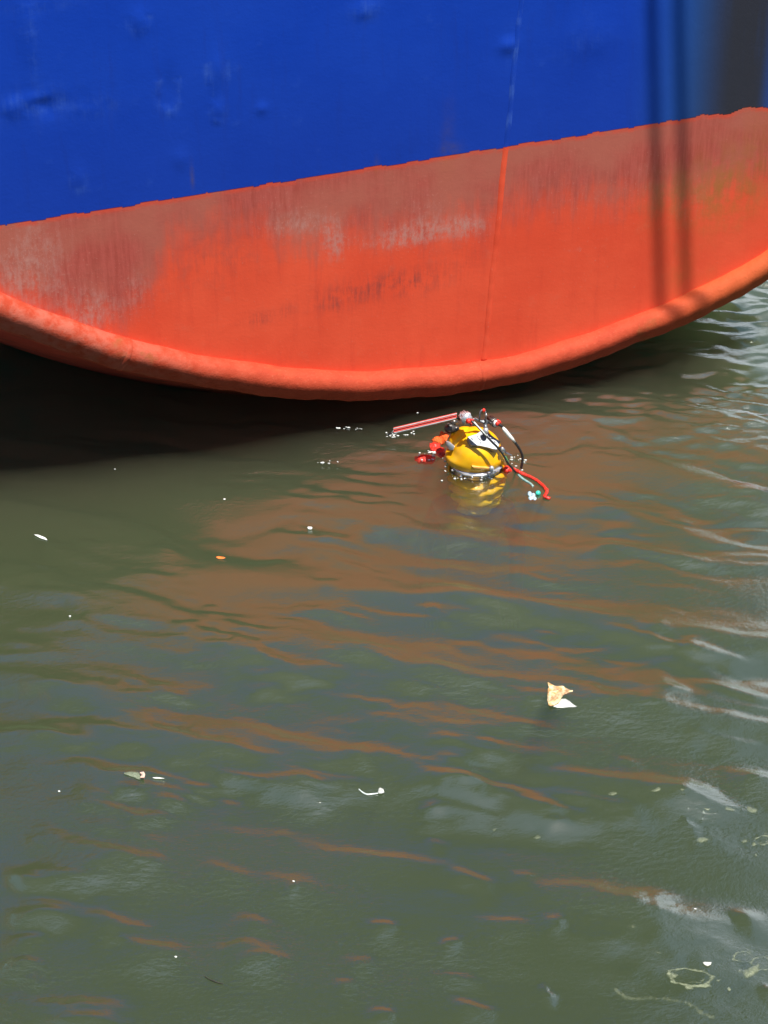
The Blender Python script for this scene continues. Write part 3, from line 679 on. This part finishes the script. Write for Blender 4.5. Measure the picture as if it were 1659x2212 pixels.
# orange and red suit and harness showing at the surface
def cloth(pts, n, th=.012, amp=.006, name='harness', m=ORG):
    bm = bmesh.new(); prism(bm, pts, n, th); bmesh.ops.triangulate(bm, faces=bm.faces)
    bmesh.ops.subdivide_edges(bm, edges=bm.edges, cuts=2, use_grid_fill=True, smooth=.0)
    for v in bm.verts:
        d = mnoise.noise_vector(v.co * 30) * amp; v.co += d
    dpart(name, bmesh_out(bm), m)
cloth([E1(508,382,.05), E1(545,350,.05), E1(580,345,.06), E1(592,308,.07), E1(625,325,.06), E1(660,345,.05), E1(640,385,.02), E1(605,425,.02), E1(585,400,.02), E1(530,395,.03)], (-.2, -1, .5), .02, .008, 'suit_collar')
def wetlump(c, rx, ry, name, m, z=.0, sd=0, rz=0):
    bm = bmesh.new(); add_ball(bm, (c[0], c[1], z), (rx, ry, .022), Matrix.Rotation(rz, 4, 'Z'), 4)
    for v in bm.verts: v.co += mnoise.noise_vector(v.co * 45 + Vector((sd, 0, 0))) * .010; v.co.z += mnoise.noise(v.co * 80) * .006
    dpart(name, bmesh_out(bm), m)
wetlump(E1w(545, 440), .032, .055, 'harness_strap', RED, .002, 1); wetlump(E1w(590, 480), .028, .045, 'harness_strap', RED, .0, 2)
wetlump(E1w(465, 522), .060, .036, 'harness_strap', RED, -.010, 3)
wetlump(E1w(1138, 628), .025, .02, 'harness_strap', RED, .006, 6, .5)
def wz(p): return float(height(np.array([[p[0]]]), np.array([[p[1]]]))[0, 0])
def float_tube(pix, rad, lift, seg=10, n=8):
    pts = []
    for q in spline([E1w(*a) for a in pix], n): pts.append((q[0], q[1], wz(q) + lift))
    return tube(pts, rad, seg)
hp = [(1185,632),(1230,655),(1300,682),(1370,715),(1430,765),(1457,810),(1440,850),(1482,866)]
me = float_tube(hp, .0095, .008, 10, 14)
bm = bmesh.new(); bm.from_mesh(me)
for v in bm.verts: v.co += mnoise.noise_vector(v.co * 90) * .004
dpart('umbilical_hose', bmesh_out(bm), RED)
dpart('umbilical_sleeve', float_tube([(1225,668),(1260,695),(1320,730),(1345,760)], .007, .000), simple('pale_teal_hose', (.25, .42, .40), .3))
bm = bmesh.new(); p = E1w(1387, 812); add_ball(bm, (p[0], p[1], wz(p) + .004), .015, None, 3); dpart('float_bead', bmesh_out(bm), TEAL)
bm = bmesh.new(); p = E1w(1345, 812)
for k in range(6): add_ball(bm, (p[0] + random.uniform(-.02, .02), p[1] + random.uniform(-.06, .06), wz(p) + .002), (.012, .02, .008), None, 2)
dpart('clip', bmesh_out(bm), simple('pale_blue_clip', (.40, .55, .62), .3))

# splashes round the diver: countless droplets
bm = bmesh.new()
def drops(pix, n, sx, sy, r0=.002, r1=.006):
    for _ in range(n):
        p = onwater(random.gauss(pix[0], sx), random.gauss(pix[1], sy)); r = random.uniform(r0, r1)
        add_ball(bm, (p[0], p[1], wz(p) + r * .3), (r * random.uniform(1, 2.6), r, r * .7), None, 1)
for a in [((848,943),14,8,3),((870,940),6,10,3),((740,927),7,9,1.5),((775,928),5,8,2),((700,992),8,12,1.5),((925,978),16,10,6),((935,992),12,12,3),((945,975),10,6,5),((1005,1032),14,26,2.5),
          ((1110,1012),16,10,4),((1120,990),8,8,6),((890,938),3,6,3),((902,900),1,1,1),((1080,995),8,6,4),((960,1005),6,4,6)]: drops(*a)
for a in [((1290,725),2,20,5),((250,1010),2,3,3)]: drops(*a, r0=.002, r1=.003)
tag(link('splash_drops', bmesh_out(bm), simple('water_foam', (.75, .78, .75), .25)), 'white splash droplets scattered on dark water around the diver helmet', 'water drops', None, 'stuff')

# ------------------------------------------------------------------ floating things
def draped(name, pix, label, cat, m, lift=.004, curl=.0, th=.003, group=None, sub=3):
    """outline in pixels -> thin solid sheet lying on the waves, ends curled up"""
    P = [onwater(*q) for q in pix]; c = sum(P) / len(P); ext = max(np.linalg.norm(p - c) for p in P)
    bm = bmesh.new(); prism(bm, P, (0, 0, 1), th); bmesh.ops.triangulate(bm, faces=bm.faces)
    for _ in range(sub - 1): bmesh.ops.subdivide_edges(bm, edges=bm.edges, cuts=1, use_grid_fill=True)
    for v in bm.verts:
        r = math.hypot(v.co.x - c[0], v.co.y - c[1]) / ext
        v.co.z += wz(c) + lift + th + curl * r ** 2 + mnoise.noise(v.co * 40) * curl * .25
    bmesh.ops.translate(bm, verts=bm.verts, vec=(-c[0], -c[1], 0))
    me = bmesh_out(bm); o = link(name, me, m); o.location = (c[0], c[1], 0)
    if label: tag(o, label, cat, group)
    return o, c
def G(q): return (1097.2 + q[0] * .16534, 1426.4 + q[1] * .16534)
tan = MB('dead_leaf'); _v = tan.obj(); _n = tan.noise(_v, 45, 5, .7)
tan.p(Base_Color=tan.mix(tan.ss(_n, .38, .62), (.50, .27, .09), (.90, .66, .38)), Roughness=.5, Normal=tan.bump(_n, .01)); tan = tan.m
lc = onwater(*G((600, 690)))
leaf = empty('leaf', (lc[0], lc[1], wz(lc))); tag(leaf, 'crumpled tan leaf with a white half floating alone on green water, largest debris', 'leaf')
LO = Vector((lc[0], lc[1], wz(lc)))
def leafpart(name, pix, m, curl, lift):
    P = [onwater(*G(q)) for q in pix]; c = sum(P) / len(P)
    bm = bmesh.new(); prism(bm, P, (0, 0, 1), .003); bmesh.ops.triangulate(bm, faces=bm.faces)
    for _ in range(3): bmesh.ops.subdivide_edges(bm, edges=bm.edges, cuts=1, use_grid_fill=True)
    for v in bm.verts:
        v.co.z += LO.z + lift + mnoise.noise(v.co * 22) * curl * .8 + mnoise.noise(v.co * 60) * curl * .3
    me = bmesh_out(bm); me.transform(Matrix.Translation(-LO)); link(name, me, m, leaf)
leafpart('tan_lobe', [(510,395),(545,408),(640,428),(760,465),(845,490),(840,512),(770,520),(720,540),(690,590),(670,640),(590,680),(555,698),(528,682),(508,600),(515,480),(530,455)], tan, .014, .012)
leafpart('white_lobe', [(690,590),(750,590),(800,620),(840,665),(895,682),(870,692),(760,698),(630,700),(585,688),(660,650)], WHT, .004, .007)
draped('petal', [(73,1153),(82,1153),(92,1156),(99,1160),(102,1165),(96,1163),(86,1159)], 'slim curved white petal on the shaded water at far left', 'petal', WHT, .004, .004)
draped('foam_crumb', [(664,1138),(666,1136.6),(672,1136.6),(674.5,1138),(674,1140.5),(671,1141.5),(666,1141.3)], 'small white oval crumb below left of the yellow helmet', 'crumb', WHT, .004, .0, .006)
draped('leaf_scrap', [(466,1201),(472,1199),(482,1200),(487,1203),(480,1204.5),(470,1203.5)], 'small bright orange leaf scrap on the reddish reflection, left of centre', 'leaf scrap', simple('orange_scrap', (.85, .2, .04), .5), .004, .004)
dw, c_ = draped('wrapper', [(267,1686),(280,1680),(298,1681),(309,1687),(314,1690),(313,1696),(303,1698),(290,1692)], 'dull grey green crumpled wrapper with a pink corner floating at lower left', 'wrapper', simple('dull_foil', (.20, .24, .16), .35, scale=60, bump=.01), .003, .008)
p_ = [onwater(*q, .0) for q in [(303,1687),(312,1685.5),(315,1691),(313,1698),(304,1698),(308,1692)]]
bm = bmesh.new(); prism(bm, [(p[0], p[1], wz(c_) + .022) for p in p_], (0, 0, 1), .006, .001); me = bmesh_out(bm); me.transform(Matrix.Translation(-Vector(dw.location))); link('pink_corner', me, simple('pink_paper', (.75, .5, .4), .5), dw)
draped('feather', [(330,1690),(340,1688.6),(350,1690.4),(356,1692),(345,1691.6),(334,1691.4)], 'thin white feather sliver just right of the grey green wrapper', 'feather', WHT, .003, .003)
def strand(name, pix, r, label, cat, m):
    pts = [(q[0], q[1], wz(q) + r) for q in spline([onwater(*a) for a in pix], 6)]; c = pts[len(pts) // 2]
    me = tube(pts, [r * (.5 + .6 * math.sin(math.pi * min(1, max(.1, i / len(pts))))) for i in range(len(pts))], 8); me.transform(Matrix.Translation(-Vector(c)))
    o = link(name, me, m); o.location = c; tag(o, label, cat); return o
st = strand('plastic_strand', [(775,1713),(784,1719),(793,1722),(806,1721),(820,1719)], .0042, 'curved pale plastic strand with a blob at its right end, below centre', 'plastic strand', simple('pale_plastic', (.55, .62, .60), .3))
bm = bmesh.new(); p = onwater(823, 1716); add_ball(bm, (p[0], p[1], wz(p) + .006), (.015, .018, .009), None, 3)
for v in bm.verts: v.co += mnoise.noise_vector(v.co * 70) * .006
me = bmesh_out(bm); me.transform(Matrix.Translation(-Vector(st.location))); link('blob', me, simple('grey_blob', (.5, .52, .48), .4), st)
strand('twig', [(443,2114),(455,2121),(470,2127),(483,2130)], .0035, 'thin dark twig floating near the bottom edge of the view', 'twig', simple('dark_twig', (.02, .022, .012), .7))
for (px, py, r, lb) in [(128,1711,.005,'tiny pale speck below left of the grey green wrapper'),(485,1080,.006,'tiny cream speck at the edge of the dark hull shadow, above the orange scrap'),
                        (634,1911,.0045,'tiny white speck in open water left of the three short orange reflections'),(380,2074,.005,'tiny white speck above the dark twig'),
                        (1502,1963,.005,'tiny white speck in the green water at lower right, left of the foam'),(152,1120+220,.005,'tiny white speck near the left edge under the dark shadow')]:
    p = onwater(px, py); bm = bmesh.new(); r *= .75; add_ball(bm, (0, 0, 0), (r * 1.6, r, r * .6), None, 2)
    for v in bm.verts: v.co += mnoise.noise_vector(v.co * 150 + Vector((px, 0, 0))) * r * .4
    o = link('speck', bmesh_out(bm), WHT); o.location = (p[0], p[1], wz(p) + r * .4); tag(o, lb, 'speck', 'white specks floating on the water')
# foam patches
def foam_mat():
    b = MB('sea_foam'); a = b.attr('mask'); n = b.noise(b.obj((26, 18, 1), (0, 0, .4)), 1.0, 6, .7, 1.2); n2 = b.noise(b.obj((90, 70, 1)), 1.0, 4, .7)
    d = b.math('ADD', b.math('MULTIPLY', n, .9), b.math('MULTIPLY', n2, .35))
    al = b.ss(b.math('ADD', b.math('MULTIPLY', d, 1.2), b.math('SUBTRACT', a, 1.0)),   .34, 1.05)
    b.p(Base_Color=b.mix(n2, (.14, .18, .09), (.38, .40, .28)), Roughness=.8, Alpha=b.math('MULTIPLY', al, .62)); return b.m
FOAM = foam_mat()
def foam(label, px, py, rx, ry, rot=0, hole=0, amp=1.0, name='foam_patch', grp='pale foam patches on the water'):
    c = onwater(px, py); mx = F / np.linalg.norm(c - CAM); sx = rx / mx; sy = ry / (mx * .68); n = 64
    g = np.linspace(-1.7, 1.7, n); A, B = np.meshgrid(g, g); ca, sa = math.cos(rot), math.sin(rot)
    X = c[0] + A * sx * ca - B * sy * sa; Y = c[1] + A * sx * sa + B * sy * ca
    wa = A + .55 * (fbm(A * 1.7 + px, B * 1.7 + py, 7, 4) - .5) * 2; wb = B + .55 * (fbm(A * 1.7 + py, B * 1.7 + px, 9, 4) - .5) * 2; r = np.hypot(wa, wb)
    mk = (1 - sstep(.25, 1.15, r)) * amp * (.75 + .5 * fbm(wa * 3, wb * 3, 13, 3))
    if hole: mk = np.maximum(np.exp(-((r - .85) / .20) ** 2), .9 * np.exp(-((r - .48) / .13) ** 2) * (wb < .2)) * amp * (.7 + .5 * fbm(A * 3 + px, B * 3, 15, 2))
    Zz = height(X, Y) + .004
    me = gridmesh(X - c[0], Y - c[1], Zz, dict(mask=mk)); o = link(name, me, FOAM); o.location = (c[0], c[1], 0); tag(o, label, 'foam', grp)
def H8(x, y): return 1316.7 + x * .25604, 1645.8 + y * .25604
foam('pale foam ring with a dark green centre near the bottom right corner', *H8(700,1850), 52, 20, -.05, 1, 1.25)
foam('largest pale foam band slanting up to the right edge', *H8(1180,1790), 58, 20, .62, 0, 1.1)
foam('foam curl with a faint tail just above the large foam band', *H8(1120,1650), 22, 14, .4, 1, 1.1)
foam('foam swirl at the right edge joining the large foam band', *H8(1300,1710), 30, 15, .2, 1, 1.1)
foam('faint smudge of foam trailing up from the foam curl', *H8(1190,1590), 16, 20, -.3, 0, .72)
foam('small foam dot below the large foam band', *H8(1005,1930), 8, 5, 0, 0, 1.2)
foam('slim foam flake in the middle of the right side water', *H8(790,665), 30, 7, .22, 0, 1.0)
foam('foam flake left of the slanting foam blade at the right edge', *H8(1135,663), 13, 6, .2, 0, .95)
foam('slanting foam blade touching the right edge', *H8(1295,655), 24, 10, .75, 1, 1.1)
foam('small foam dot below the slanting foam blade', *H8(1237,775), 7, 5, 0, 0, 1.0)
foam('speckled foam flake under the highest orange ripple at lower right', *H8(385,298), 22, 7, .1, 0, 1.0)
foam('small foam flake at the left of the speckled foam flake', *H8(20,312), 18, 7, .2, 0, .95)
foam('tiny foam flake to the right of the speckled foam flake', *H8(603,320), 9, 4, 0, 0, 1.0)
foam('foam dash above the slim foam flake', *H8(815,438), 11, 4, 0, 0, 1.0)
foam('foam dash near bluish ripples at the right', *H8(1010,424), 22, 5, 0, 0, .95)
foam('broken foam glints in the bluish ripples at the right', *H8(1210,420), 28, 10, -.35, 0, .95)
foam('faint round foam smudge below the long orange ripple at lower right', *H8(185,1435), 16, 11, 0, 0, .82)
foam('faint thin foam wisp above the foam ring', *H8(395,1640), 18, 6, -.3, 0, .8)
foam('small foam tail beside the tip of the foam ring', *H8(915,1862), 9, 5, .4, 0, .95)
foam('pale foam flake right of the tan and white leaf below it', 1160, 1808, 14, 6, 0, 0, .95)
foam('faint foam dot below the tan and white leaf', 1068, 1793, 7, 6, 0, 0, .9)
draped('shell_chip', [H8(783,1718),H8(800,1712),H8(858,1716),H8(852,1735),H8(822,1748),H8(800,1738)], 'smooth pale flat chip just above the tip of the foam ring', 'chip', simple('pale_chip', (.55, .56, .5), .5), .003, .002)
# long faint foam line
pl = spline([onwater(*H8(*q)) for q in [(-10,1880),(80,1960),(150,1998),(260,2010),(400,2012),(540,2030),(660,2052),(720,2080),(760,2120),(830,2150),(950,2190)]], 10)
n_ = len(pl); X = []; Y = []; Mk = []
for i, p in enumerate(pl):
    t = pl[min(i + 1, n_ - 1)] - pl[max(i - 1, 0)]; t = t / np.linalg.norm(t); nn = np.array((-t[1], t[0], 0)); row = []
    w_ = np.linspace(-.05, .05, 11); X.append(p[0] + nn[0] * w_); Y.append(p[1] + nn[1] * w_); Mk.append(np.exp(-(w_ / .024) ** 2) * .80 * min(1, i / 6, (n_ - 1 - i) / 6))
X = np.array(X); Y = np.array(Y); Mk = np.array(Mk); c = pl[n_ // 2]
me = gridmesh(X - c[0], Y - c[1], height(X, Y) + .004, dict(mask=Mk)); o = link('foam_line', me, FOAM); o.location = (c[0], c[1], 0)
tag(o, 'long thin foam line wandering along the bottom right below the foam ring', 'foam')
